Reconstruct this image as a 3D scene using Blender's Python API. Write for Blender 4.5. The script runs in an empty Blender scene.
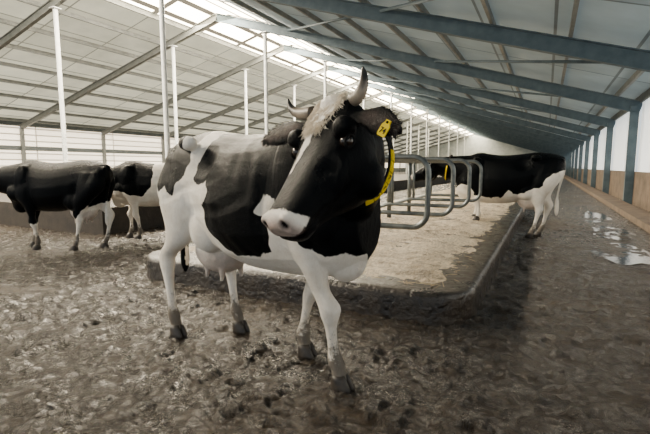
import bpy, math, random
import numpy as np
from mathutils import Vector, Matrix, noise
random.seed(4)
S=bpy.context.scene
COL=S.collection

# ---------------------------------------------------------------- materials
def newmat(name):
    m=bpy.data.materials.new(name); m.use_nodes=True
    nt=m.node_tree; nt.nodes.clear()
    out=nt.nodes.new('ShaderNodeOutputMaterial')
    b=nt.nodes.new('ShaderNodeBsdfPrincipled')
    nt.links.new(b.outputs[0],out.inputs[0])
    return m,nt,b,out
def N(nt,t,**kw):
    n=nt.nodes.new(t)
    for k,v in kw.items(): setattr(n,k,v)
    return n
def L(nt,a,b): nt.links.new(a,b)
def ramp(nt,fac,stops):
    r=N(nt,'ShaderNodeValToRGB')
    e=r.color_ramp.elements
    e[0].position=stops[0][0]; e[0].color=(*stops[0][1],1)
    e[1].position=stops[-1][0]; e[1].color=(*stops[-1][1],1)
    for p,c in stops[1:-1]:
        x=e.new(p); x.color=(*c,1)
    L(nt,fac,r.inputs[0]); return r.outputs[0]
def noise_tex(nt,scale,detail=4,rough=.55,vec=None,dist=0):
    n=N(nt,'ShaderNodeTexNoise'); n.inputs['Scale'].default_value=scale
    n.inputs['Detail'].default_value=detail; n.inputs['Roughness'].default_value=rough
    n.inputs['Distortion'].default_value=dist
    if vec is not None: L(nt,vec,n.inputs['Vector'])
    return n.outputs['Fac']
def math_(nt,op,a,b=None,c=None,clamp=False):
    n=N(nt,'ShaderNodeMath',operation=op); n.use_clamp=clamp
    for i,v in enumerate((a,b,c)):
        if v is None: continue
        if isinstance(v,(int,float)): n.inputs[i].default_value=v
        else: L(nt,v,n.inputs[i])
    return n.outputs[0]
def mixc(nt,f,a,b):
    n=N(nt,'ShaderNodeMix',data_type='RGBA')
    if isinstance(f,(int,float)): n.inputs[0].default_value=f
    else: L(nt,f,n.inputs[0])
    for i,v in ((6,a),(7,b)):
        if isinstance(v,tuple): n.inputs[i].default_value=(*v,1)
        else: L(nt,v,n.inputs[i])
    return n.outputs[2]
def bump(nt,b,h,strength,dist=.01,sock='Normal'):
    n=N(nt,'ShaderNodeBump'); n.inputs['Strength'].default_value=strength; n.inputs['Distance'].default_value=dist
    L(nt,h,n.inputs['Height']); L(nt,n.outputs[0],b.inputs[sock]); return n
def simple(name,c1,c2,scale=8,rough=.6,metal=0,bs=.2,bd=.005,rr=None,spec=.5,coat=None):
    m,nt,b,o=newmat(name)
    tc=N(nt,'ShaderNodeTexCoord')
    f=noise_tex(nt,scale,6,.6,tc.outputs['Object'])
    L(nt,ramp(nt,f,[(.3,c1),(.7,c2)]),b.inputs['Base Color'])
    if rr:
        mr=N(nt,'ShaderNodeMapRange'); L(nt,f,mr.inputs[0]); mr.inputs[1].default_value=.35; mr.inputs[2].default_value=.65
        mr.inputs[3].default_value=rr[0]; mr.inputs[4].default_value=rr[1]; L(nt,mr.outputs[0],b.inputs['Roughness'])
    else: b.inputs['Roughness'].default_value=rough
    b.inputs['Metallic'].default_value=metal; b.inputs['Specular IOR Level'].default_value=spec
    if bs: bump(nt,b,noise_tex(nt,scale*4,5,.6,tc.outputs['Object']),bs,bd)
    if coat:
        b.inputs['Coat Weight'].default_value=coat[0]; b.inputs['Coat Roughness'].default_value=coat[1]
        bump(nt,b,noise_tex(nt,scale*2,5,.6,tc.outputs['Object']),.6,.03,'Coat Normal')
    return m

M_steelblue=simple('painted_blue_steel',(.060,.090,.110),(.105,.145,.17),3,.6,.0,.05,spec=.3)
M_steelgrey=simple('painted_grey_steel',(.14,.15,.145),(.23,.24,.23),3,.55,.1,.05)
M_galv=simple('galvanised_steel',(.06,.075,.08),(.20,.215,.21),9,.42,.7,.15)
M_white=simple('white_painted_post',(.5,.53,.53),(.68,.7,.7),5,.5,0,.05)
M_kerb=simple('wet_concrete',(.005,.0035,.0025),(.036,.026,.017),6,.4,0,.9,.02,rr=(.2,.5),coat=(.3,.12))
M_conc=simple('dirty_concrete',(.010,.0075,.0055),(.038,.029,.021),5,.6,0,.5,.02)
M_ledge=simple('dry_concrete',(.08,.058,.04),(.20,.145,.10),3,.7,0,.4,.02)
M_hoof=simple('hoof_keratin',(.012,.010,.008),(.05,.038,.027),20,.45,0,.5)
M_yellow=simple('yellow_plastic',(.60,.43,.006),(.70,.52,.012),10,.7,0,.02,spec=.05)
M_black=simple('black_webbing',(.003,.003,.003),(.008,.008,.008),60,.7,0,.2,spec=.1)
M_earhair=simple('dark_hair',(.004,.004,.004),(.04,.036,.032),60,.6,0,0,spec=.2)
M_tuft=simple('white_hair',(.62,.52,.38),(.90,.82,.68),40,.6,0,0,spec=.2)
M_eye=simple('eye_surface',(.004,.003,.003),(.02,.012,.007),30,.12,0,0)
M_straw=simple('dry_straw',(.30,.21,.12),(.75,.60,.38),6,.6,0,0,spec=.3)

def hornmat():
    m,nt,b,o=newmat('horn_keratin')
    tc=N(nt,'ShaderNodeTexCoord'); a=N(nt,'ShaderNodeAttribute',attribute_name='tip').outputs['Fac']
    f=noise_tex(nt,25,4,.6,tc.outputs['Object'])
    a=math_(nt,'ADD',a,math_(nt,'MULTIPLY',math_(nt,'SUBTRACT',f,.5),.4))
    L(nt,ramp(nt,a,[(.0,(.11,.085,.06)),(.25,(.32,.26,.19)),(.45,(.18,.145,.11)),(.65,(.016,.014,.012))]),b.inputs['Base Color'])
    b.inputs['Roughness'].default_value=.42; bump(nt,b,f,.3,.005); return m
M_horn=hornmat()

def coat():
    m,nt,b,o=newmat('cow_coat')
    tc=N(nt,'ShaderNodeTexCoord'); obj=tc.outputs['Object']
    aw=N(nt,'ShaderNodeAttribute',attribute_name='white').outputs['Fac']
    ap=N(nt,'ShaderNodeAttribute',attribute_name='pink').outputs['Fac']
    ad=N(nt,'ShaderNodeAttribute',attribute_name='dark').outputs['Fac']
    mp=N(nt,'ShaderNodeMapping'); mp.inputs['Scale'].default_value=(1,1,.3); L(nt,obj,mp.inputs[0])
    n1=noise_tex(nt,45,5,.75,mp.outputs[0])
    w=math_(nt,'ADD',aw,math_(nt,'MULTIPLY',math_(nt,'SUBTRACT',n1,.5),.035))
    w=math_(nt,'MULTIPLY_ADD',w,200,.5,clamp=True)
    nb=noise_tex(nt,4,6,.65,obj); hair=noise_tex(nt,90,5,.8,mp.outputs[0])
    hc=math_(nt,'MULTIPLY_ADD',math_(nt,'SUBTRACT',hair,.58),6,.4,clamp=True)
    black=ramp(nt,nb,[(.3,(.0005,.0008,.0013)),(.7,(.0009,.0012,.0017))])
    black=mixc(nt,math_(nt,'MULTIPLY',hc,.3),black,(.0032,.0038,.0048))
    white=mixc(nt,math_(nt,'MULTIPLY',hc,.28),ramp(nt,nb,[(.25,(.70,.62,.51)),(.6,(.96,.91,.82))]),(.54,.46,.36))
    c=mixc(nt,w,black,white)
    pk=ramp(nt,noise_tex(nt,25,4,.6,obj),[(.35,(.16,.105,.09)),(.65,(.42,.28,.24))])
    c=mixc(nt,ap,c,pk)
    c=mixc(nt,ad,c,(.004,.003,.003))
    sep=N(nt,'ShaderNodeSeparateXYZ'); L(nt,obj,sep.inputs[0])
    g=N(nt,'ShaderNodeMapRange'); L(nt,sep.outputs[2],g.inputs[0]); g.inputs[1].default_value=.04; g.inputs[2].default_value=.50
    g.inputs[3].default_value=.80; g.inputs[4].default_value=.20
    d=math_(nt,'MULTIPLY_ADD',math_(nt,'ADD',noise_tex(nt,16,8,.85,obj),math_(nt,'SUBTRACT',g.outputs[0],1.0)),8,.10,clamp=True)
    c=mixc(nt,math_(nt,'MULTIPLY',d,.85),c,(.042,.027,.014))
    gr=math_(nt,'MULTIPLY_ADD',math_(nt,'SUBTRACT',noise_tex(nt,6,9,.82,obj,1.),.57),7,0,clamp=True)
    c=mixc(nt,math_(nt,'MULTIPLY',gr,.26),c,mixc(nt,w,(.0028,.0026,.0023),(.24,.17,.10)))
    L(nt,c,b.inputs['Base Color'])
    rr=N(nt,'ShaderNodeMapRange'); L(nt,nb,rr.inputs[0]); rr.inputs[1].default_value=.3; rr.inputs[2].default_value=.7; rr.inputs[3].default_value=.25; rr.inputs[4].default_value=.40
    L(nt,rr.outputs[0],b.inputs['Roughness'])
    b.inputs['IOR'].default_value=1.22
    b.inputs['Specular IOR Level'].default_value=.27
    b.inputs['Specular Tint'].default_value=(.86,.94,1,1)
    h=math_(nt,'ADD',hair,math_(nt,'MULTIPLY',noise_tex(nt,26,7,.8,obj),1.3))
    bump(nt,b,h,.6,.011)
    return m
M_coat=coat()

def mud():
    m,nt,b,o=newmat('muddy_floor')
    tc=N(nt,'ShaderNodeTexCoord'); obj=tc.outputs['Object']
    big=noise_tex(nt,.55,5,.6,obj,.6); mid=noise_tex(nt,8,10,.80,obj,.6); fine=noise_tex(nt,55,8,.8,obj)
    c=ramp(nt,mid,[(.40,(.003,.0018,.0008)),(.51,(.030,.0185,.0085)),(.63,(.16,.108,.053))])
    c2=ramp(nt,fine,[(.42,(.004,.0025,.0011)),(.61,(.17,.115,.058))])
    c=mixc(nt,.42,c,c2)
    wet=ramp(nt,big,[(.32,(0,0,0)),(.50,(1,1,1))])
    c=mixc(nt,wet,c,mixc(nt,.58,c,(.004,.0025,.0011)))
    th=math_(nt,'MULTIPLY_ADD',wet,.055,.42)
    pool=math_(nt,'MULTIPLY_ADD',math_(nt,'SUBTRACT',th,mid),14,.5,clamp=True)
    L(nt,c,b.inputs['Base Color'])
    base=math_(nt,'MULTIPLY_ADD',wet,-.18,.46)
    rg=math_(nt,'ADD',math_(nt,'MULTIPLY',pool,.10),math_(nt,'MULTIPLY',math_(nt,'SUBTRACT',1.0,pool),base))
    L(nt,rg,b.inputs['Roughness'])
    b.inputs['Specular IOR Level'].default_value=.42
    hm=math_(nt,'MAXIMUM',mid,th)
    h=math_(nt,'ADD',math_(nt,'MULTIPLY',hm,2.8),math_(nt,'MULTIPLY',fine,.42))
    bump(nt,b,h,1.0,.048)
    L(nt,math_(nt,'MULTIPLY_ADD',wet,.16,.0),b.inputs['Coat Weight'])
    b.inputs['Coat Roughness'].default_value=.14
    bump(nt,b,math_(nt,'ADD',math_(nt,'MULTIPLY',mid,2.0),math_(nt,'MULTIPLY',fine,.2)),1.0,.04,'Coat Normal')
    return m
M_mud=mud()
def bedding():
    m,nt,b,o=newmat('sand_straw_bedding')
    tc=N(nt,'ShaderNodeTexCoord'); obj=tc.outputs['Object']
    f=noise_tex(nt,2.6,10,.84,obj,.8); 
    mp=N(nt,'ShaderNodeMapping'); mp.inputs['Scale'].default_value=(1,.35,1); mp.inputs['Rotation'].default_value=(0,0,.6); L(nt,obj,mp.inputs[0])
    f2=noise_tex(nt,50,6,.75,mp.outputs[0])
    c=mixc(nt,.38,ramp(nt,f,[(.40,(.07,.045,.025)),(.47,(.54,.42,.27)),(.54,(.96,.83,.62))]),ramp(nt,f2,[(.42,(.10,.07,.04)),(.60,(.94,.79,.56))]))
    L(nt,c,b.inputs['Base Color']); b.inputs['Roughness'].default_value=.5
    bump(nt,b,math_(nt,'ADD',f,f2),1,.06)
    return m
M_bed=bedding()
def water():
    m,nt,b,o=newmat('puddle_water')
    tc=N(nt,'ShaderNodeTexCoord')
    L(nt,ramp(nt,noise_tex(nt,4,3,.5,tc.outputs['Object']),[(.3,(.010,.007,.004)),(.7,(.025,.018,.011))]),b.inputs['Base Color'])
    b.inputs['Roughness'].default_value=.10
    bump(nt,b,noise_tex(nt,12,4,.6,tc.outputs['Object']),.25,.01)
    return m
M_water=water()
def roofmat(name,col,trans,sx,sy):
    m,nt,b,o=newmat(name)
    tc=N(nt,'ShaderNodeTexCoord'); obj=tc.outputs['Object']
    br=N(nt,'ShaderNodeTexBrick'); br.offset=0.0
    L(nt,obj,br.inputs['Vector'])
    br.inputs['Color1'].default_value=(*[x*1.0 for x in col],1); br.inputs['Color2'].default_value=(*[x*.68 for x in col],1)
    br.inputs['Mortar'].default_value=(*[x*.15 for x in col],1)
    br.inputs['Scale'].default_value=1; br.inputs['Mortar Size'].default_value=.035
    br.inputs['Brick Width'].default_value=sx; br.inputs['Row Height'].default_value=sy
    c=mixc(nt,.3,br.outputs['Color'],ramp(nt,noise_tex(nt,.8,4,.6,obj),[(.3,tuple(x*.4 for x in col)),(.7,col)]))
    L(nt,c,b.inputs['Base Color']); b.inputs['Roughness'].default_value=.6
    t=N(nt,'ShaderNodeBsdfTranslucent'); L(nt,c,t.inputs[0])
    mx=N(nt,'ShaderNodeMixShader'); mx.inputs[0].default_value=trans
    L(nt,b.outputs[0],mx.inputs[1]); L(nt,t.outputs[0],mx.inputs[2]); L(nt,mx.outputs[0],o.inputs[0])
    return m
M_roofL=roofmat('lit_tone_translucent_roof_sheets',(.97,.84,.58),.85,1.8,3)  # left slope: warm sunlit brightness put into the sheet colour and translucency
M_roofR=roofmat('shade_tone_roof_sheets',(.42,.53,.58),.11,1.6,3)  # right slope: same roofing, its cool shade put into the colour
def glow(name,col,strength,sx,sy,ms=.06,rotx=False,mort=.03,c2=.6):
    m,nt,b,o=newmat(name)
    tc=N(nt,'ShaderNodeTexCoord')
    br=N(nt,'ShaderNodeTexBrick'); br.offset=0.0
    v=tc.outputs['Object']
    if rotx:
        sp=N(nt,'ShaderNodeSeparateXYZ'); L(nt,v,sp.inputs[0]); cb=N(nt,'ShaderNodeCombineXYZ')
        L(nt,sp.outputs[1],cb.inputs[0]); L(nt,sp.outputs[2],cb.inputs[1]); v=cb.outputs[0]
    L(nt,v,br.inputs['Vector'])
    br.inputs['Color1'].default_value=(1,1,1,1); br.inputs['Color2'].default_value=(c2,c2,c2,1); br.inputs['Mortar'].default_value=(mort,mort,mort,1)
    br.inputs['Scale'].default_value=1; br.inputs['Mortar Size'].default_value=ms
    br.inputs['Brick Width'].default_value=sx; br.inputs['Row Height'].default_value=sy
    b.inputs['Emission Color'].default_value=(*col,1)
    L(nt,mixc(nt,1.0,(0,0,0),br.outputs['Color']),b.inputs['Base Color'])
    L(nt,math_(nt,'MULTIPLY',br.outputs['Color'],strength),b.inputs['Emission Strength'])
    return m
M_sky=glow('ridge_skylight_panes',(1,.84,.58),36,1.15,3,.16,False,.01)
M_win=glow('daylit_curtain',(1,.82,.58),2.5,6,.42,.05,True,.25,.75)
M_winR=glow('daylit_curtain_dull',(.82,.94,1.0),.9,1.5,4,.03,True,.5)
M_wall=simple('grey_wall_panel',(.08,.095,.10),(.15,.17,.175),1.5,.6,0,.1)
M_gable=simple('pale_gable_panel',(.30,.34,.35),(.42,.45,.45),1.5,.6,0,.1)

# ---------------------------------------------------------------- mesh helpers
def mkobj(name,verts,faces,mat,parent=None,smooth=True,loc=None):
    me=bpy.data.meshes.new(name); me.from_pydata([tuple(map(float,v)) for v in verts],[],faces); me.update()
    if mat: me.materials.append(mat)
    if smooth:
        me.polygons.foreach_set('use_smooth',[True]*len(me.polygons))
    ob=bpy.data.objects.new(name,me); COL.objects.link(ob)
    if parent: ob.parent=parent
    if loc: ob.location=loc
    return ob
def tag(ob,label,cat,group=None,kind=None):
    ob['label']=label; ob['category']=cat
    if group: ob['group']=group
    if kind: ob['kind']=kind
    return ob
def digits(txt,size,origin,right,up,parent,mat,name='printed_number'):
    cu=bpy.data.curves.new('t','FONT'); cu.body=txt; cu.size=size; cu.align_x='CENTER'; cu.align_y='CENTER'; cu.extrude=.0006; cu.offset=size*.02
    tmp=bpy.data.objects.new('t',cu); COL.objects.link(tmp)
    dg=bpy.context.evaluated_depsgraph_get(); me=bpy.data.meshes.new_from_object(tmp.evaluated_get(dg))
    bpy.data.objects.remove(tmp)
    right=Vector(right).normalized(); up=Vector(up).normalized(); nn=right.cross(up)
    for v in me.vertices:
        p=v.co.copy(); v.co=Vector(origin)+right*p.x+up*p.y+nn*p.z
    me.materials.clear(); me.materials.append(mat)
    o=bpy.data.objects.new(name,me); COL.objects.link(o); o.parent=parent; return o
class Geo:
    def __init__(s): s.v=[]; s.f=[]
    def loft(s,rings,cap=True,closed=False):
        n=len(rings[0]); o=len(s.v)
        for r in rings: s.v.extend([tuple(p) for p in r])
        m=len(rings)
        for i in range(m if closed else m-1):
            a=o+i*n; b_=o+((i+1)%m)*n
            for j in range(n):
                k=(j+1)%n
                s.f.append((a+j,a+k,b_+k,b_+j))
        if cap and not closed:
            for idx,rv in ((0,True),(m-1,False)):
                c=np.mean(np.array(rings[idx]),axis=0); ci=len(s.v); s.v.append(tuple(c))
                a=o+idx*n
                for j in range(n):
                    k=(j+1)%n
                    s.f.append((ci,a+k,a+j) if rv else (ci,a+j,a+k))
    def box(s,x0,x1,y0,y1,z0,z1):
        o=len(s.v)
        s.v+= [(x0,y0,z0),(x1,y0,z0),(x1,y1,z0),(x0,y1,z0),(x0,y0,z1),(x1,y0,z1),(x1,y1,z1),(x0,y1,z1)]
        s.f+= [tuple(o+i for i in q) for q in ((0,3,2,1),(4,5,6,7),(0,1,5,4),(1,2,6,5),(2,3,7,6),(3,0,4,7))]
    def ell(s,c,r,n=14,m=18,rot=None):
        rings=[]
        for i in range(1,n):
            th=math.pi*i/n
            ring=[]
            for j in range(m):
                ph=2*math.pi*j/m
                p=Vector((r[0]*math.sin(th)*math.cos(ph),r[1]*math.sin(th)*math.sin(ph),r[2]*math.cos(th)))
                if rot: p=rot@p
                ring.append((c[0]+p.x,c[1]+p.y,c[2]+p.z))
            rings.append(ring)
        rings=rings[::-1]
        s.loft(rings)
    def tube(s,pts,rad,up=(0,0,1),n=12,rows=None,closed=False):
        P=np.array(pts,float); m=len(P)
        if closed: T=np.roll(P,-1,0)-np.roll(P,1,0)
        else: T=np.gradient(P,axis=0)
        T/=np.linalg.norm(T,axis=1)[:,None]+1e-9
        rings=[]; prev=None
        for i in range(m):
            u=np.array(up,float) if prev is None else prev
            sd=np.cross(T[i],u); 
            if np.linalg.norm(sd)<1e-4: sd=np.cross(T[i],(1,.1,0))
            sd/=np.linalg.norm(sd); uu=np.cross(sd,T[i])
            if isinstance(rad,(int,float)):
                prev=uu
            ra,rb=(rad,rad) if isinstance(rad,(int,float)) else rad[i]
            rings.append([P[i]+sd*ra*math.cos(2*math.pi*j/n)+uu*rb*math.sin(2*math.pi*j/n) for j in range(n)])
        s.loft(rings,closed=closed)
def cr(rows,k=5):
    R=np.array(rows,float); out=[]
    m=len(R)
    for i in range(m-1):
        p0=R[max(i-1,0)];p1=R[i];p2=R[i+1];p3=R[min(i+2,m-1)]
        for j in range(k):
            t=j/k
            out.append(.5*((2*p1)+(-p0+p2)*t+(2*p0-5*p1+4*p2-p3)*t*t+(-p0+3*p1-3*p2+p3)*t**3))
    out.append(R[-1]); return np.array(out)

# ---------------------------------------------------------------- cow
PT=[0,.02,.07,.16,.30,.5,.68,.84,.95,1]
PW=[0,.17,.40,.68,.88,1,.96,.76,.42,0]
TORSO=[(-.87,1.30,1.12,.06),(-.83,1.36,1.03,.15),(-.74,1.405,.93,.215),(-.60,1.43,.84,.24),(-.44,1.445,.72,.255),
 (-.25,1.425,.63,.285),(-.05,1.405,.57,.33),(.15,1.405,.555,.335),(.32,1.43,.56,.305),(.46,1.455,.57,.275),(.58,1.43,.59,.25),
 (.70,1.36,.61,.22),(.79,1.27,.66,.175),(.86,1.16,.74,.11)]
def sdpoly(x,z,poly):
    P=np.array(poly,float); n=len(P)
    d=np.full(x.shape,1e9); ins=np.zeros(x.shape,bool)
    for i in range(n):
        a=P[i];b=P[(i+1)%n]; e=b-a
        wx=x-a[0];wz=z-a[1]
        t=np.clip((wx*e[0]+wz*e[1])/(e@e),0,1)
        d=np.minimum(d,(wx-e[0]*t)**2+(wz-e[1]*t)**2)
        c=((a[1]>z)!=(b[1]>z))
        xi=a[0]+(z-a[1])*(b[0]-a[0])/((b[1]-a[1]) if abs(b[1]-a[1])>1e-9 else 1e-9)
        ins^=(c&(x<xi))
    d=np.sqrt(d); return np.where(ins,d,-d)

def make_cow(feet,poll,D,roll,c2off,black_right,black_left,blaze,label,loc,ang,scale=1,voxel=.011,horns=True,tagged='left',collar=True,c1=(.78,0,1.12),hs=1.0,tuft=False,slim=1.0,fat=1.0,tail_in=False):
    fine=voxel<.012
    root=bpy.data.objects.new('cow',None); COL.objects.link(root); root.empty_display_size=.3
    tag(root,label,'cow')
    D=Vector(D).normalized(); poll=Vector(poll)
    Z=Vector((0,0,1)); Nn=(Z-D*Z.dot(D)).normalized(); Sl=Nn.cross(D).normalized()
    if Sl.dot(Z.cross(D))<0: Sl=-Sl
    R=Matrix.Rotation(roll,3,D); Nn=R@Nn; Sl=R@Sl
    def H(t,s,n): return poll+(D*t+Sl*s*fat+Nn*n)*hs
    g=Geo()
    rings=[]
    for x,zt,zb,w in cr(TORSO,4):
        w*=slim; zb=zb+(1-slim)*.35
        tt=[.5-.5*math.cos(math.pi*i/16) for i in range(17)]
        ring=[]
        for t in tt: ring.append((x,w*np.interp(t,PT,PW),zt+(zb-zt)*t))
        for t in tt[-2:0:-1]: ring.append((x,-w*np.interp(t,PT,PW),zt+(zb-zt)*t))
        rings.append(ring)
    g.loft(rings)
    for s in (-1,1):
        if slim==1: g.ell((-.43,s*.210,1.352),(.085,.050,.048)); 
        g.ell((-.80,s*.09,1.29),(.06,.04,.05))
        g.ell((.50,s*.19*slim,1.10),(.14,.09,.27)); g.ell((.66,s*.16,.92),(.13,.09,.13))
        g.ell((-.30,s*.16*slim,.80),(.16,.11,.16))
    g.ell((-.38,0,.63),(.22,.165,.165)); g.ell((.70,0,.74),(.14,.10,.16))
    for sx,sy in ((-.28,.08),(-.28,-.08),(-.46,.07),(-.46,-.07)):
        g.tube([(sx,sy,.56),(sx,sy,.46),(sx,sy*1.05,.43)],[(.028,.028),(.016,.016),(.012,.012)],up=(1,0,0))
    hoofs=[]
    def ringxy(row):
        x,y,z,a,b_=row
        return [(x+a*math.cos(2*math.pi*j/20),y+b_*math.sin(2*math.pi*j/20),z) for j in range(20)]
    for key,s in (('rh',-1),('lh',1)):
        fx,fy,fz=feet[key]; dx=fx+.50; q=lambda f:(s*.165)*(1-f)+fy*f
        hz=lambda z:z+fz*(1-z/1.2)
        rows=[(-.60,s*.13,1.25,.20,.08),(-.61+dx*.02,s*.155*slim,1.08,.235,.125),(-.57+dx*.10,s*.165*slim,.93,.215,.125),
          (-.53+dx*.35,q(.15),.80,.165,.10),(-.54+dx*.6,q(.35),.68,.112,.075),(fx-.075-.02*(dx<0),q(.55),.575,.078,.055),
          (fx-.100,q(.68),.50,.066,.048),(fx-.085,q(.78),.43,.048,.038),(fx-.06,q(.88),.32,.033,.029),(fx-.035,q(.95),.21,.032,.029),
          (fx-.015,fy,.145,.047,.043),(fx+.005,fy,.10,.040,.038),(fx+.02,fy,.065,.044,.046),(fx+.02,fy,.045,.04,.04)]
        rows=[(r[0],r[1],hz(r[2]),r[3],r[4]) for r in rows]
        g.loft([ringxy(r) for r in cr(rows,3)]); hoofs.append((fx+.03,fy,fz))
    for key,s in (('rf',-1),('lf',1)):
        fx,fy,fz=feet[key]; dx=fx-.50; q=lambda f:(s*.165)*(1-f)+fy*f
        hz=lambda z:z+fz*(1-z/1.1)
        rows=[(.48,s*.15,1.12,.13,.08),(.50+dx*.05,s*.165,.98,.15,.10),(.52+dx*.15,q(.05),.86,.14,.10),(.50+dx*.30,q(.2),.76,.105,.085),
          (.50+dx*.48,q(.38),.65,.075,.066),(.505+dx*.62,q(.52),.54,.053,.049),(.530+dx*.74,q(.65),.460,.060,.060),(.518+dx*.80,q(.72),.405,.052,.053),
          (.505+dx*.86,q(.8),.33,.032,.033),(.50+dx*.93,q(.9),.22,.031,.031),(.50+dx*.98,fy,.145,.048,.045),(fx+.015,fy,.10,.040,.039),(fx+.025,fy,.065,.044,.048),(fx+.025,fy,.045,.04,.04)]
        rows=[(r[0],r[1],hz(r[2]),r[3],r[4]) for r in rows]
        g.loft([ringxy(r) for r in cr(rows,3)]); hoofs.append((fx+.035,fy,fz))
    # neck
    E=H(.07,0,-.125); P0=Vector((.42,0,1.10)); C1=Vector(c1); C2=E+Vector(c2off)
    npts=[];nr=[]
    for i in range(15):
        t=i/14
        p=P0*(1-t)**3+C1*3*t*(1-t)**2+C2*3*t*t*(1-t)+E*t**3
        npts.append(tuple(p)); nr.append((.235*(1-t)**1.2+.095*(1-(1-t)**1.2),.33*(1-t)**.9+.130*(1-(1-t)**.9)))
    g.tube(npts,nr,up=(0,0,1),n=24)
    # head
    HR=[(-.035,.055,-.02,.09),(-.01,.092,0.0,.15),(.05,.108,.006,.225),(.11,.120,.004,.290),(.16,.126,-.002,.328),(.22,.119,-.010,.336),
        (.29,.104,-.012,.302),(.36,.088,-.012,.245),(.42,.077,-.010,.202),(.465,.073,-.008,.180),(.505,.076,-.008,.168),(.533,.068,-.018,.144),(.550,.046,-.038,.092)]
    rings=[]
    for t,hw,top,dep in cr(HR,3):
        ring=[]
        for j in range(24):
            a=2*math.pi*j/24; ca,sa=math.cos(a),math.sin(a)
            x=hw*math.copysign(abs(ca)**.78,ca); y=math.copysign(abs(sa)**.85,sa)
            if y<0: x*=1-.24*abs(y)**1.5*(1 if t>.1 else .5)
            ring.append(tuple(H(t,x,top-dep/2+y*dep/2)))
        rings.append(ring)
    g.loft(rings)
    for s in (-1,1):
        g.ell(H(.132,s*.108,-.026),(.045*hs,)*3)
        g.ell(H(.21,s*.090,-.232),(.070,.070,.088))
        g.ell(H(.515,s*.046,-.038),(.030*hs,)*3)
        g.ell(H(.28,s*.090,-.110),(.036,.036,.085))
        g.ell(H(.485,s*.040,-.120),(.044,.044,.036))
    g.ell(H(.478,0,-.148),(.052,.052,.036))
    g.ell(H(-.02,0,-.03),(.07,.06,.045))
    ears={}
    for s in (-1,1):
        base=H(.055,s*.096,-.055); ks=.92 if s>0 else 1.04
        if s>0: outv=(Sl*1.0+D*.12+Nn*.0+Vector((0,0,-.08))).normalized()
        else: outv=(-Sl*1.0+Nn*.36+Vector((0,0,-.06))).normalized()
        pts=[base+outv*x*ks+Vector((0,0,-.75*x*x)) for x in (0,.045,.09,.135,.18,.225,.26,.28)]
        wd=[x*(.90 if s>0 else 1.0) for x in (.028,.032,.048,.062,.062,.046,.026,.006)]
        fup=(Nn*.9+D*.25).normalized()
        g.tube([tuple(p) for p in pts],[(w,.015) for w in wd],up=tuple(fup),n=16)
        ears[s]=(pts,fup)
    xo=.055 if tail_in else 0
    tl=[(-.80,0,1.34),(-.86+xo*.5,.005,1.32),(-.895+xo,.01,1.24),(-.90+xo,.015,1.1),(-.89+xo*1.6,.02,.9),(-.885+xo*2,.02,.72),(-.885+xo*2,.02,.6),(-.885+xo*2,.02,.45),(-.885+xo*2,.02,.38)]
    tr=[.04,.036,.03,.025,.021,.019,.032,.034,.01]
    tp=cr([list(a)+[b_] for a,b_ in zip(tl,tr)],3)
    g.tube([tuple(r[:3]) for r in tp],[(r[3],r[3]) for r in tp],up=(1,0,0),n=12)
    me=bpy.data.meshes.new('tmp'); me.from_pydata([tuple(map(float,v)) for v in g.v],[],g.f); me.update()
    tmp=bpy.data.objects.new('tmp',me); COL.objects.link(tmp)
    md=tmp.modifiers.new('r','REMESH'); md.mode='VOXEL'; md.voxel_size=voxel; md.adaptivity=0
    ms=tmp.modifiers.new('s','SMOOTH'); ms.factor=.5; ms.iterations=max(3,int(.065/voxel))
    dg=bpy.context.evaluated_depsgraph_get()
    bm_=bpy.data.meshes.new_from_object(tmp.evaluated_get(dg))
    bpy.data.objects.remove(tmp)
    n=len(bm_.vertices); co=np.empty(n*3); bm_.vertices.foreach_get('co',co); co=co.reshape(-1,3)
    rel=(co-np.array(poll))/hs; tH=rel@np.array(D); sH=rel@np.array(Sl)/fat; nH=rel@np.array(Nn)
    nor=np.empty(n*3); bm_.vertices.foreach_get('normal',nor); nor=nor.reshape(-1,3)
    dark=np.zeros(n); push=np.zeros(n)
    for s in (-1,1):
        d=np.sqrt(((tH-.538)/1.3)**2+((sH-s*.045)/.9)**2+((nH+.036)/1.5)**2)
        k=np.clip(1-d/.018,0,1); push+=.018*k**.7; dark=np.maximum(dark,np.clip(k*2.5,0,1))
        d=np.sqrt((tH-.170)**2+(sH-s*.124)**2+(nH+.055)**2); k=np.clip(1-d/.045,0,1); push+=.013*k
        dark=np.maximum(dark,np.clip((1-d/.034)*3,0,1)*.8)
        d=np.sqrt(((tH-.27)/.10)**2+((nH+.060-(tH-.27)*.15)/.028)**2); push+=.013*np.clip(1-d,0,1)*(np.sign(sH)==s)
        d=np.sqrt(((tH-.33)/.08)**2+((nH+.17)/.035)**2); push+=.014*np.clip(1-d,0,1)*(np.sign(sH)==s)
    ml=np.interp(tH,[.37,.47,.565],[-.128,-.120,-.102])
    k=np.clip(1-np.abs(nH-ml)/.010,0,1)*((tH>.40)&(tH<.60)&(np.abs(sH)<.1)); push+=.006*k; dark=np.maximum(dark,k*.8)
    X,Y,Zc=co[:,0],co[:,1],co[:,2]; side=(np.abs(Y)>.10)
    if slim==1:
        d=np.sqrt(((X+.24)/.15)**2+((Zc-1.23)/.11)**2); push+=.050*np.clip(1-d,0,1)*side
    if fine:
        win=np.clip(1-np.abs(X-.10)/.36,0,1)*np.clip(1-np.abs(Zc-1.0)/.38,0,1)*side
        ribn=np.array([max(0,.35+1.6*noise.noise(Vector((p[0]*3.4,p[1]*2,p[2]*4)))) for p in co])
        push+=.0080*np.sin((X+ (Zc-1.0)*.34+.04*np.sin(Zc*9))*2*math.pi/.115)*win**.6*ribn
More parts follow.
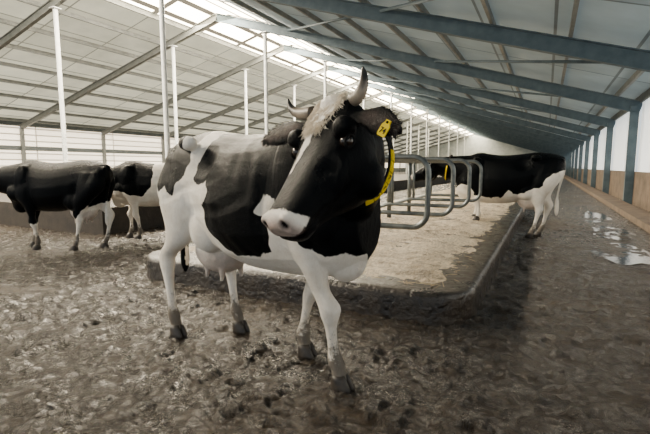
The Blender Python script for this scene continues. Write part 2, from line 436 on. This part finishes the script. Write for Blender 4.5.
    d=np.abs(X-(.36+(Zc-1.0)*.05)); push+=.022*np.clip(1-d/.07,0,1)*np.clip(1-np.abs(Zc-1.02)/.3,0,1)*side
    d=np.abs((X+.60)+(Zc-1.1)*.35); push+=.018*np.clip(1-d/.08,0,1)*np.clip(1-np.abs(Zc-1.15)/.2,0,1)*side
    d=np.abs((X+.38)-(1.0-Zc)*.1); push+=.020*np.clip(1-d/.07,0,1)*np.clip(1-np.abs(Zc-.92)/.2,0,1)*side
    earmask=np.zeros(n)
    if fine:
        nk=np.clip(1-np.linalg.norm(co-np.array(npts[8]),axis=1)/.40,0,1)**.5
        fold=np.array([noise.noise(Vector((p[0]*5,p[1]*14+p[0]*9,p[2]*3))) for p in co])
        push+=fold*.014*nk*(tH<.05)
        lump=np.array([noise.noise(Vector(p)*7)+.3*noise.noise(Vector(p)*18) for p in co]); push+=lump*.005*(Zc>.3)*(tH<.1)
        for s in (-1,1):
            pts,fup=ears[s]
            for q in pts[2:7]:
                d=np.linalg.norm(co-np.array(q),axis=1); earmask=np.maximum(earmask,np.clip((.046-d)*40,0,1)*((nor@np.array(fup))>.4)*(.08 if s>0 else .16))
    co2=co-nor*push[:,None]; bm_.vertices.foreach_set('co',co2.ravel())
    wob=np.array([noise.noise(Vector(p)*5)*.040+noise.noise(Vector(p)*15)*.022 for p in co]); wob2=np.array([noise.noise(Vector(p)*5+Vector((9,3,1)))*.040+noise.noise(Vector(p)*15+Vector((2,8,1)))*.022 for p in co])
    x=co[:,0]+wob; z=co[:,2]+wob2; y=co[:,1]
    def dist(polys):
        d=np.full(n,-1.0)
        for p in polys: d=np.maximum(d,sdpoly(x,z,p))
        return d
    bR=dist(black_right); bL=dist(black_left)
    wgt=np.clip(.5+y/.06,0,1); bl=bR*(1-wgt)+bL*wgt
    white=-bl
    headzone=(tH>-.16)&(np.abs(sH)<.40)&(nH>-.33)
    necky=np.linalg.norm(co-np.array(E),axis=1)<.36
    white=np.where((necky|headzone)&(z>.90),-.1,white)
    if not tail_in: white=np.where((X<-.855)&(np.abs(Y-.015)<.06)&(Zc<1.2),-.1,white)
    hz_=(tH>-.06)&(tH<.62)&(np.abs(sH)<.14)&(nH>-.36)
    bw=np.interp(tH,[b_[0] for b_ in blaze],[b_[1] for b_ in blaze]); bc=np.interp(tH,[b_[0] for b_ in blaze],[b_[2] for b_ in blaze])
    wb=bw-np.abs(sH+wob*.4-bc); wb=np.where(nH>-.06,wb,-.1)
    wm=np.minimum(tH-.480+wob*.5,.12); wm=np.minimum(wm,nH+.092)
    white=np.where(hz_,np.maximum(np.minimum(wb,.1),wm),white)
    pink=np.zeros(n)
    pink=np.where(hz_,np.clip((tH-.505)*30,0,1)*np.clip((nH+.11)*40,0,1)*.75,pink)
    pink=np.maximum(pink,earmask)
    ud=np.sqrt(((co[:,0]+.38)/.22)**2+(co[:,1]/.165)**2+((co[:,2]-.58)/.17)**2); ud=(1.12-ud)*4*(np.abs(y)<.175)*(co[:,2]<.64)*(co[:,2]>.40)*(X>-.62)*(X<-.14)
    white=np.where(ud>.2,.1,white); pink=np.maximum(pink,np.clip(ud,0,.5))
    for nm,arr in (('white',white),('pink',pink),('dark',dark)):
        a=bm_.attributes.new(nm,'FLOAT','POINT'); a.data.foreach_set('value',arr.astype(np.float32))
    bm_.materials.clear(); bm_.materials.append(M_coat)
    bm_.polygons.foreach_set('use_smooth',[True]*len(bm_.polygons)); bm_.update()
    body=bpy.data.objects.new('body',bm_); COL.objects.link(body); body.parent=root
    for hx,hy,hz0 in hoofs:
        hg=Geo()
        for s in (-1,1):
            rows=[(hx-.005,hy+s*.023,hz0+.085,.036,.024),(hx+.0,hy+s*.025,hz0+.06,.048,.026),(hx+.012,hy+s*.026,hz0+.02,.062,.029),(hx+.016,hy+s*.026,hz0-.004,.066,.030)]
            rr=[]
            for r in rows:
                ring=[]
                for j in range(18):
                    a=2*math.pi*j/18; px=math.cos(a); wy=math.sin(a)*(1-.28*max(px,0))
                    ring.append((r[0]+r[3]*px,r[1]+r[4]*wy-s*.008*max(px,0),r[2]))
                rr.append(ring)
            hg.loft(rr[::-1])
            hg.ell((hx-.055,hy+s*.018,hz0+.115),(.014,.012,.018),8,8)
        mkobj('hoof',hg.v,hg.f,M_hoof,root)
    for s in (-1,1):
        eg=Geo(); eg.ell(H(.172,s*.112,-.057),(.0260*hs,)*3,12,16); mkobj('eye',eg.v,eg.f,M_eye,root)
        lg=Geo(); c=H(.172,s*.127,-.057); u=D; v=Nn
        lg.tube([tuple(c+u*.027*math.cos(a)+v*.019*math.sin(a)-Sl*s*.006*abs(math.cos(a))) for a in np.linspace(0,2*math.pi,21)[:-1]],.005,up=tuple(Sl),n=8,closed=True)
        mkobj('eyelid',lg.v,lg.f,M_black,root)
    if horns:
        for s in (-1,1):
            hg=Geo(); b0=H(.0,s*.092,-.020)
            if s<0:
                o5=[(0,0,0),(.060,.006,.005),(.116,.020,.01),(.158,.050,.014),(.174,.088,.016)]
                P5=[b0-Sl*o[0]+Z*o[1]+Nn*o[2] for o in o5]; rad=(.031,.028,.023,.015,.004)
            else:
                o5=[(0,0,0),(.032,-.010,.005),(.050,-.042,.02),(.045,-.084,.035),(.022,-.124,.040)]
                P5=[b0+Sl*o[0]+D*o[1]+Nn*o[2] for o in o5]; rad=(.028,.025,.020,.013,.004)
            pts=cr([tuple(p)+(r,) for p,r in zip(P5,rad)],5)
            hg.tube([tuple(p[:3]) for p in pts],[(p[3],p[3]) for p in pts],up=tuple(D),n=14)
            o=mkobj('horn',hg.v,hg.f,M_horn,root); o['label']='greyish curved horn with a dark tip'
            m_=len(pts); vals=[i/(m_-1) for i in range(m_) for _ in range(14)]+[0,1]
            a=o.data.attributes.new('tip','FLOAT','POINT'); a.data.foreach_set('value',np.array(vals,np.float32))
    if tuft:
        tg=Geo(); rnd=random.Random(3)
        for k in range(1600):
            t=rnd.uniform(-.050,.12); sw=.060*(1-max(0,t-.03)*5.0); s0=rnd.uniform(-sw,sw)
            p=H(t,s0-.006,-.006-.9*s0*s0-(.6*(t+.0)**2 if t<0 else 0))
            d=(D*rnd.uniform(.3,1.0)+Nn*rnd.uniform(.2,.65)+Sl*(s0*6+rnd.uniform(-.5,.5))).normalized()
            ln=rnd.uniform(.022,.050); r0=rnd.uniform(.0018,.0030); ph=rnd.uniform(0,6.28)
            pts=[p+d*ln*q+D*(.018*q*q)-Nn*(.016*q*q)+Sl*(.010*math.sin(ph+q*6)*q)+D*(.008*math.cos(ph+q*6)*q) for q in (0,.25,.5,.75,1)]
            tg.tube([tuple(q) for q in pts],[(r0,r0),(r0,r0),(r0*.8,r0*.8),(r0*.5,r0*.5),(r0*.1,r0*.1)],up=tuple(Nn),n=4)
        o=mkobj('forelock',tg.v,tg.f,M_tuft,root); o['label']='shaggy white tuft of hair between the horns'
        for s in (-1,1):
            tg=Geo()
            pts_,fup=ears[s]
            w_=[x*(.90 if s>0 else 1.0) for x in (.028,.032,.048,.062,.062,.046,.026,.006)]
            for k in range(620):
                i=rnd.uniform(.6,6.2); a=int(i); f_=i-a
                p=pts_[a]*(1-f_)+pts_[a+1]*f_; T_=(pts_[7]-pts_[0]).normalized(); sd_=T_.cross(fup).normalized()
                ww=w_[a]*(1-f_)+w_[a+1]*f_
                e=rnd.uniform(-.97,.97); off=ww*e*.96
                q0=p+sd_*off+fup*.012*(1-abs(e)**2); d=(sd_*e*.6+T_*.7+fup*rnd.uniform(.0,.2)+Vector((0,0,-.2))).normalized(); ln=rnd.uniform(.012,.030)
                tg.tube([tuple(q0+d*ln*q) for q in (0,.5,1)],[(.0014,.0014),(.0011,.0011),(.0002,.0002)],up=tuple(fup),n=4)
            o=mkobj('ear_hair',tg.v,tg.f,M_earhair,root); o['label']='dark fringe of hair on the ear'
    if tagged:
        s=1; pts,fup=ears[s]
        c=pts[5]+fup*.024+Vector((0,0,.0)); ux=(pts[6]-pts[4]).normalized(); un=fup
        uz=ux.cross(un).normalized()
        if uz.z>0: uz=-uz
        tg=Geo(); k_=.74
        out=[(-.016,-.020),(.016,-.020),(.018,-.004),(.028,.008),(.028,.055),(.022,.062),(-.022,.062),(-.028,.055),(-.028,.008),(-.018,-.004)]
        tg.loft([[tuple(c+ux*a*k_+uz*b_*k_+un*k) for a,b_ in out] for k in (-.002,.002)])
        o=mkobj('ear_tag',tg.v,tg.f,M_yellow,root,smooth=False); o['label']='yellow plastic ear tag'
        sg=Geo(); sg.ell(tuple(c+un*.003-uz*.006),(.005,.005,.005),8,10); mkobj('tag_stud',sg.v,sg.f,M_black,root)
        if fine:
            rt=ux if ux.cross(-uz).dot(un)>0 else -ux
            digits('74',.029,c+un*.0030+uz*.026,rt,-uz,root,M_black)
    if collar:
        i=9
        c=Vector(npts[i]); T=(Vector(npts[i+1])-Vector(npts[i-1])).normalized()
        sd=T.cross(Z).normalized(); uu=sd.cross(T); ra,rb=nr[i][0]+.026,nr[i][1]+.022
        def cring(a0,a1,n_,w,off,th,closed):
            rr=[]
            for a in np.linspace(a0,a1,n_+1)[:(-1 if closed else None)]:
                nn=(sd*math.cos(a)+uu*math.sin(a)); p=c+sd*math.cos(a)*(ra+off)+uu*math.sin(a)*(rb+off)
                W=(T*.82-nn*.57); M_=(nn*.82+T*.57)
                rr.append([tuple(p+W*w+M_*th),tuple(p-W*w+M_*th),tuple(p-W*w-M_*th),tuple(p+W*w-M_*th)])
            return rr
        cg=Geo(); cg.loft(cring(0,2*math.pi,48,.022,0,.003,True),closed=True); mkobj('collar_strap',cg.v,cg.f,M_black,root,smooth=False)
        sgn=1 if sd.dot(Vector((0,1,0))+Sl)>0 else -1
        for k in range(6):
            e=.02-k*.245; a=e if sgn>0 else math.pi-e
            cg=Geo(); cg.loft(cring(a-.112,a+.112,4,.015,.005,.0025,False)); o=mkobj('number_plate',cg.v,cg.f,M_yellow,root,smooth=False); o['label']='yellow collar plate'
            if fine and k in (2,3,4):
                nn=(sd*math.cos(a)+uu*math.sin(a)).normalized(); M_=(nn*.82+T*.57).normalized(); W=(T*.82-nn*.57).normalized()
                p=c+sd*math.cos(a)*(ra+.005)+uu*math.sin(a)*(rb+.005)+M_*.0033
                rt=W; upv=M_.cross(rt)
                if upv.z<0: rt=-rt; upv=-upv
                digits('711'[k-2],.030,p,rt,upv,root,M_black)
    root.location=loc; root.rotation_euler=(0,0,ang); root.scale=(scale,)*3
    return root

saddle_R=[[(-.86,1.50),(-.86,1.16),(-.74,1.04),(-.62,1.08),(-.52,1.03),(-.44,1.12),(-.40,1.24),(-.43,1.34),(-.41,1.50)],
 [(-.30,1.55),(-.28,1.36),(-.34,1.24),(-.31,1.12),(-.22,1.07),(-.12,1.09),(-.10,1.02),(-.18,.95),(-.12,.79),(.08,.71),(.27,.68),(.37,.74),(.38,.88),(.33,.97),(.37,1.07),(.46,1.03),(.56,1.00),(.66,.98),(.76,.96),(.86,.90),(1.2,.86),(1.2,1.6)],
 [(.58,.94),(.68,.99),(.80,.99),(.90,.90),(.90,.75),(.78,.77),(.68,.75),(.58,.82)]]
saddle_L=[[(-.86,1.50),(-.80,1.2),(-.5,1.1),(-.44,1.24),(-.42,1.50)],
 [(-.1,1.55),(-.15,1.1),(.1,.8),(.35,.85),(.5,.86),(.60,.76),(.74,.74),(.82,.72),(.92,.75),(1.2,.75),(1.2,1.6)]]
blaze=[(-.06,.054,0),(.0,.054,0),(.07,.050,-.008),(.11,.034,-.018),(.17,.018,-.026),(.25,.011,-.030),(.32,.004,-.030),(.35,-.03,-.03),(.6,-.03,0)]

make_cow(dict(rh=(-.66,-.217,0),lh=(-.38,.123,0),rf=(.69,-.057,0),lf=(.265,.128,0)),
  (.950,-.440,1.455),(-.035,-.58,-.79),math.radians(10),(-.02,.20,-.03),saddle_R,saddle_L,blaze,
  'black and white horned dairy cow with turned head and yellow collar',(-1.629,2.251,0),math.radians(-13),1,voxel=.0085,c1=(.80,.03,1.12),hs=1.03,tuft=True,fat=1.36)

blk=[[(-1.1,1.55),(-.98,1.20),(-.75,1.10),(-.62,1.0),(-.50,.86),(-.35,.80),(-.2,.72),(-.05,.80),(.1,.66),(.5,.7),(.62,.9),(1.6,.7),(1.6,1.6)]]
make_cow(dict(rh=(-.55,-.15,0),lh=(-.42,.15,0),rf=(.52,-.14,.248),lf=(.44,.14,.248)),
  (1.30,0,1.36),(.80,.1,-.6),0,(-.22,0,0),blk,blk,[(-.06,.03,0),(.3,.02,0),(.6,.03,0)],
  'black cow with white hind legs stepping onto the stall platform',(-.60,8.2,0),math.radians(180),1.0,voxel=.016,horns=False,tail_in=True)
blk2=[[(-1.1,1.55),(-1.1,.95),(-.88,.80),(-.6,.74),(-.3,.45),(.3,.45),(.7,.5),(1.6,.5),(1.6,1.6)],[(.35,.9),(.8,.9),(.8,.42),(.3,.42)]]
make_cow(dict(rh=(-.62,-.16,0),lh=(-.30,.15,0),rf=(.62,-.14,0),lf=(.34,.14,0)),
  (1.30,.05,1.25),(.60,.2,-.8),0,(-.22,0,0),blk2,blk2,[(-.06,.03,0),(.3,.02,0),(.6,.03,0)],
  'mostly black cow with white lower legs beside a low concrete wall',(-6.30,3.88,0),math.radians(202),.9,voxel=.018,horns=False,tagged=None,collar=False,slim=.86,tail_in=True)
blk3=[[(-.9,1.55),(-.8,1.1),(-.5,1.0),(-.2,1.2),(-.1,1.55)],[(.02,1.55),(.10,1.0),(.25,.80),(.50,.84),(.66,.92),(.80,.85),(1.6,.8),(1.6,1.6)]]
make_cow(dict(rh=(-.60,-.16,0),lh=(-.42,.15,0),rf=(.56,-.14,0),lf=(.34,.14,0)),
  (1.16,.12,1.04),(.42,.2,-.87),0,(-.20,0,.04),blk3,blk3,[(-.06,.05,0),(.3,.04,0),(.6,.04,0)],
  'black and white cow with lowered head standing behind another cow',(-5.82,5.26,0),math.radians(218),.9,voxel=.018,horns=False,tagged=None,collar=False,slim=.9)

# ---------------------------------------------------------------- floor
xs=np.concatenate([np.linspace(-34,-9,60)[:-1],np.linspace(-9,-3,220)[:-1],np.linspace(-3,2.6,420)])
ys=np.concatenate([np.linspace(-6,0.4,30)[:-1],np.linspace(.4,5,420)[:-1],np.linspace(5,12,220)[:-1],np.linspace(12,108,120)])
nx,ny=len(xs),len(ys); verts=[]
for yy in ys:
    for xx in xs:
        p=Vector((xx,yy,0))
        far=min(1,max(0,(30-yy)/15))
        rough=.42+.65*min(1,max(0,noise.noise(p*.45+Vector((5,2,0)))+.45))
        if xx>-.2: rough*=max(.55,1-(xx+.2)*.45)
        a=noise.fractal(p*1.0,1.0,2.0,2)*.010
        t=noise.turbulence(p*5.0,4,False,noise_basis='PERLIN_ORIGINAL',amplitude_scale=.6,frequency_scale=2.1)
        l=max(0,noise.noise(p*7.6+Vector((7,7,7)))-.12); l=min(l,.25)
        l2=max(0,noise.noise(p*17+Vector((1,4,2)))-.15)
        z=a+(-.026*t+.085*l+.038*l2+noise.noise(p*30)*.0045)*rough
        if xx>1.3: z*=.4
        verts.append((xx,yy,z*far-.005+.006*rough))
faces=[(j*nx+i,j*nx+i+1,(j+1)*nx+i+1,(j+1)*nx+i) for j in range(ny-1) for i in range(nx-1)]
fl=mkobj('floor',verts,faces,M_mud); fl['kind']='structure'; fl['label']='wet muddy barn floor'
zz=np.array([v[2] for v in verts]).reshape(ny,nx)
def zq(x,y,r,q):
    sub=zz[np.ix_((ys>y-r)&(ys<y+r),(xs>x-r)&(xs<x+r))]; return float(np.quantile(sub,q))
for i,(x,y,a,b_,q) in enumerate([(1.05,7.2,.42,.75,.5),(1.1,9.4,.35,.9,.5),(1.0,12.5,.45,1.3,.6)]):
    n=60; v=[]
    for j in range(n):
        t=2*math.pi*j/n; k=1+.45*noise.noise(Vector((math.cos(t)*1.6,math.sin(t)*1.6,i*5)))
        v.append((a*k*math.cos(t),b_*k*math.sin(t),0))
    v.append((0,0,0)); f=[(n,j,(j+1)%n) for j in range(n)]
    o=mkobj('puddle',v,f,M_water,loc=(x,y,zq(x,y,.4,q))); tag(o,'shallow reflective puddle of dirty water on the muddy floor','puddle','puddles on the floor')

# ---------------------------------------------------------------- stall platform
def platform(name,x0,x1,y0,y1,h,rad,mat,label):
    def outline(inset):
        pts=[]
        for cx,cy,a0 in ((x1-rad,y0+rad,-90),(x1-rad,y1-rad,0),(x0+rad,y1-rad,90),(x0+rad,y0+rad,180)):
            for k in range(13):
                a=math.radians(a0+k*90/12); rr=max(rad-inset,.02)
                pts.append((cx+rr*math.cos(a),cy+rr*math.sin(a)))
        out=[]
        for i in range(len(pts)):
            p,q=pts[i],pts[(i+1)%len(pts)]; d=math.dist(p,q); m=max(1,min(260,int(d/.08)))
            for k in range(m): out.append((p[0]+(q[0]-p[0])*k/m,p[1]+(q[1]-p[1])*k/m))
        return out
    g=Geo(); specs=((-.010,-.03),(-.003,.05),(.0,.11),(.0,h-.05),(.010,h-.022),(.032,h-.005),(.07,h),(.13,h),(.20,h),(.27,h))
    base=outline(0); nb=len(base); rings=[]
    cen=np.array([(min(max(p[0],x0+rad),x1-rad),min(max(p[1],y0+rad),y1-rad)) for p in base])
    for ins,z in specs:
        ring=[]
        for (px,py),(cx_,cy_) in zip(base,cen):
            d=Vector((px-cx_,py-cy_)); 
            if d.length<1e-6: d=Vector((0,-1))
            k=(d.length-ins)/d.length
            q=Vector((cx_+d.x*k,cy_+d.y*k,z)); w=noise.noise(q*3)*.007+noise.noise(q*11)*.003
            ring.append((q.x+d.x/d.length*w,q.y+d.y/d.length*w,q.z+(noise.noise(q*5+Vector((3,3,3)))*.006-.003 if z>.1 else 0)))
        rings.append(ring)
    g.loft(rings,cap=False)
    c=len(g.v); g.v.append(((x0+x1)/2,(y0+y1)/2,h-.01)); o_=(len(rings)-1)*nb
    for j in range(nb): g.f.append((c,o_+j,o_+(j+1)%nb))
    o=mkobj(name,g.v,g.f,mat); return tag(o,label,'platform')
platform('stall_platform',-4.0,-.46,3.20,60,.248,.34,M_kerb,'low wet concrete stall platform with a rounded kerb')
bx=np.linspace(-3.85,-.66,110); by=np.concatenate([np.linspace(3.42,12,300)[:-1],np.linspace(12,59.8,80)])
def bedz(x,y):
    p=Vector((x,y,0)); e=min(x+3.85,-.66-x,y-3.42)/.24
    e=min(1,max(0,e+noise.noise(p*4)*.40-.06))
    return .236+e*(.030+.036*noise.fractal(p*2.2,1,2,4)+.016*noise.noise(p*12)),e
v=[(x,y,bedz(x,y)[0]) for y in by for x in bx]
n_=len(bx); f=[(j*n_+i,j*n_+i+1,(j+1)*n_+i+1,(j+1)*n_+i) for j in range(len(by)-1) for i in range(n_-1)]
o=mkobj('stall_bedding',v,f,M_bed); tag(o,'beige sand and straw bedding spread over the stall platform','bedding',kind='stuff')
tg=Geo(); rnd=random.Random(9)
for k in range(1300):
    x=rnd.uniform(-3.7,-.62); y=3.40+ (rnd.random()**1.6)*7.5
    z,e=bedz(x,y)
    if x>-.70 or y<3.46: z=.250
    a=rnd.uniform(0,math.pi); ln=rnd.uniform(.03,.09)*.5; dz=rnd.uniform(-.008,.010)
    tg.tube([(x-ln*math.cos(a),y-ln*math.sin(a),z+.004-dz),(x,y,z+.006),(x+ln*math.cos(a),y+ln*math.sin(a),z+.004+dz)],[(.0020,.0015)]*3,n=4)
o=mkobj('straw_litter',tg.v,tg.f,M_straw,smooth=False); tag(o,'loose straw stalks scattered over the stall bedding','straw',kind='stuff')
g=Geo(); g.box(-14,-6.9,4.95,40,-.02,.48); o=mkobj('low_concrete_wall',g.v,g.f,M_conc,smooth=False); tag(o,'long low dark dirty concrete stall base','wall')

def divider(y):
    root=bpy.data.objects.new('stall_divider',None); COL.objects.link(root); root.location=(-2.55,y,.252)
    tag(root,'curved galvanised tube stall divider standing in the bedding','stall divider','stall dividers on the platform')
    r=.15; x1=1.58; zt=1.04; zb=.38
    pts=[(0,0,zt)]
    for k in range(9):
        a=math.radians(90-k*90/8); pts.append((x1-r+r*math.cos(a),0,zt-r+r*math.sin(a)))
    for k in range(9):
        a=math.radians(-k*90/8); pts.append((x1-r+r*math.cos(a),0,zb+r+r*math.sin(a)))
    pts.append((.4,0,zb)); pts.append((0,0,.25))
    g=Geo(); g.tube(pts,.027,up=(0,1,0),n=12); mkobj('loop_tube',g.v,g.f,M_galv,root)
    g=Geo(); g.tube([(0,0,-.0),(0,0,1.2)],.04,up=(0,1,0),n=14); mkobj('post',g.v,g.f,M_galv,root)
    g=Geo(); g.tube([(.45,0,zb),(.45,0,zt)],.022,up=(0,1,0),n=12); mkobj('brace_tube',g.v,g.f,M_galv,root)
    return root
for y in (4.0,5.2,6.4,7.6,8.9): divider(y)
g=Geo(); g.tube([(-2.62,3.7,1.30),(-2.62,9.1,1.30)],.028,up=(1,0,0)); o=mkobj('neck_rail',g.v,g.f,M_galv); tag(o,'long galvanised rail fixed along the stall posts','rail')

g=Geo(); g.box(1.72,2.2,-5,106,-.02,.13); o=mkobj('raised_walkway',g.v,g.f,M_ledge,smooth=False); tag(o,'raised brown concrete walkway along the wall','walkway')

# ---------------------------------------------------------------- shell
RX=-14.5; RZ=8.72; XR=2.5; XL=-31.5
def zr(x): return 3.45+.31*(XR-x) if x>RX else RZ-.266*(RX-x)
Y0,Y1=-6,106
def sheet(name,x0,x1,mat,dz=0):
    v=[(x0,Y0,zr(x0)+dz),(x1,Y0,zr(x1)+dz),(x1,Y1,zr(x1)+dz),(x0,Y1,zr(x0)+dz)]
    o=mkobj(name,v,[(0,1,2,3)],mat,smooth=False); o['kind']='structure'; return o
sheet('ceiling',-12.2,XR+.1,M_roofR); sheet('ceiling.001',XL-.1,-16.4,M_roofL)
sheet('window_1',-14.5,-12.2,M_sky,.0); sheet('window_2',-16.4,-14.5,M_sky,.0)
def boxobj(name,x0,x1,y0,y1,z0,z1,mat,kind='structure'):
    g=Geo(); g.box(x0,x1,y0,y1,z0,z1); o=mkobj(name,g.v,g.f,mat,smooth=False)
    if kind: o['kind']=kind
    return o
boxobj('wall_right',XR,XR+.2,Y0,Y1,-.02,1.05,M_ledge)
boxobj('trim_1',XR,XR+.12,Y0,Y1,3.2,3.46,M_wall)
boxobj('wall_left',XL-.2,XL,Y0,Y1,-.02,1.0,M_wall)
boxobj('trim_2',XL-.15,XL,Y0,Y1,2.3,2.6,M_wall); boxobj('trim_3',XL-.15,XL,Y0,Y1,3.9,4.2,M_wall)
wn=3
for k in range(0,18):
    ya=-1+6*k; yb=min(ya+6,Y1)
    boxobj('window_%d'%wn,XR+.05,XR+.09,ya+.15,yb-.15,1.05,3.2,M_winR); wn+=1
    boxobj('window_%d'%wn,XL-.1,XL-.06,ya+.05,yb-.05,1.0,2.3,M_win); wn+=1
    boxobj('window_%d'%wn,XL-.1,XL-.06,ya+.05,yb-.05,2.6,3.9,M_win); wn+=1
v=[(XL,Y1,0),(XR,Y1,0),(XR,Y1,zr(XR)),(RX,Y1,RZ),(XL,Y1,zr(XL))]
o=mkobj('wall_back',v,[(0,1,2,3,4)],M_gable,smooth=False); o['kind']='structure'

def ibeam(name,p0,p1,d,w,mat,label,cat,group,t=.025):
    p0=np.array(p0,float);p1=np.array(p1,float); T=(p1-p0)/np.linalg.norm(p1-p0)
    side=np.cross(T,(0,0,1)); side/=np.linalg.norm(side); up=np.cross(side,T)
    a=w/2;h=d/2;k=t/2
    prof=[(-a,-h),(a,-h),(a,-h+t),(k,-h+t),(k,h-t),(a,h-t),(a,h),(-a,h),(-a,h-t),(-k,h-t),(-k,-h+t),(-a,-h+t)]
    g=Geo(); g.v=[tuple(p+side*q[0]+up*q[1]) for p in (p0,p1) for q in prof]
    n=12
    g.f=[(j,(j+1)%n,n+(j+1)%n,n+j) for j in range(n)]+[(0,11,10,3,2,1),(10,9,4,3),(9,8,7,6,5,4),(12,13,14,15,22,23),(22,15,16,21),(21,16,17,18,19,20)]
    o=mkobj(name,g.v,g.f,mat,smooth=False); tag(o,label,cat,group); return o
frames=[-1+6*k for k in range(0,18)]
for y in frames:
    ibeam('roof_rafter',(RX,y,RZ-.40),(XR+.05,y,zr(XR)-.40),.36,.18,M_steelblue,'blue-grey steel roof rafter','beam','roof rafters')
    ibeam('roof_rafter',(RX,y,RZ-.40),(XL-.05,y,zr(XL)-.40),.32,.16,M_steelgrey,'grey steel roof rafter','beam','roof rafters')
    if y>0:
        G=Geo(); G.box(XR-.24,XR-.005,y-.09,y+.09,-.02,3.12)
        o=mkobj('wall_post',G.v,G.f,M_steelblue,smooth=False); tag(o,'blue-grey steel post standing against the wall','post','wall posts')
        G=Geo(); G.box(XL+.005,XL+.24,y-.09,y+.09,-.02,3.75)
        o=mkobj('wall_post',G.v,G.f,M_steelgrey,smooth=False); tag(o,'grey steel post standing against the wall','post','wall posts')
for y in [f for f in frames if 4<f<75]:
    for x in (-11.7,-17.4):
        g=Geo(); zt=zr(x)-.60
        g.tube([(x,y,-.02),(x,y,zt)],.085,up=(0,1,0),n=14)
        g.box(x-.16,x+.16,y-.16,y+.16,zt-.03,zt+.0)
        o=mkobj('support_column',g.v,g.f,M_white,smooth=False); tag(o,'tall slim white steel roof column','column','roof support columns')
for i in range(9):
    x=XR-.6-i*1.6
    g=Geo(); z=zr(x)-.12; g.box(x-.035,x+.035,Y0,Y1,z-.08,z+.08); o=mkobj('roof_purlin',g.v,g.f,M_steelgrey,smooth=False); tag(o,'long grey purlin beneath the roof sheets','purlin','roof purlins')
    x=-16.5-i*1.8
    g=Geo(); z=zr(x)-.12; g.box(x-.04,x+.04,Y0,Y1,z-.09,z+.09); o=mkobj('roof_purlin',g.v,g.f,M_steelgrey,smooth=False); tag(o,'long grey purlin beneath the roof sheets','purlin','roof purlins')
for k,y in enumerate([f for f in frames if f>4][:7]):
    for (xa,xb) in ((2.2,-4.0),(-4.0,-10.5)):
        for fl_ in (0,1):
            if (k+fl_)%2==0: continue
            g=Geo(); g.tube([(xa,y,zr(xa)-.3),(xb,y+6,zr(xb)-.3)],.04,up=(0,0,1),n=8)
            o=mkobj('roof_brace',g.v,g.f,M_steelblue); tag(o,'thin diagonal blue-grey roof brace','brace','roof braces')

# ---------------------------------------------------------------- light
w=bpy.data.worlds.new('World'); S.world=w; w.use_nodes=True
nt=w.node_tree; bg=nt.nodes['Background']; bg.inputs[0].default_value=(.88,.95,1,1); bg.inputs[1].default_value=1.3
def area(name,loc,rot,sx,sy,e,col):
    l=bpy.data.lights.new(name,'AREA'); l.shape='RECTANGLE'; l.size=sx; l.size_y=sy; l.energy=e; l.color=col
    o=bpy.data.objects.new(name,l); COL.objects.link(o); o.location=loc; o.rotation_euler=rot; return o
area('ridge_daylight',(-14.2,14,8.1),(0,0,0),3.4,44,17000,(1,.88,.70))

# ---------------------------------------------------------------- camera
cam=bpy.data.cameras.new('camera'); cam.lens=24; cam.sensor_width=36
co_=bpy.data.objects.new('camera',cam); COL.objects.link(co_); co_.location=(0,0,1.2)
co_.rotation_euler=(math.radians(90-6.6),0,math.radians(27)); S.camera=co_
cam.clip_end=300
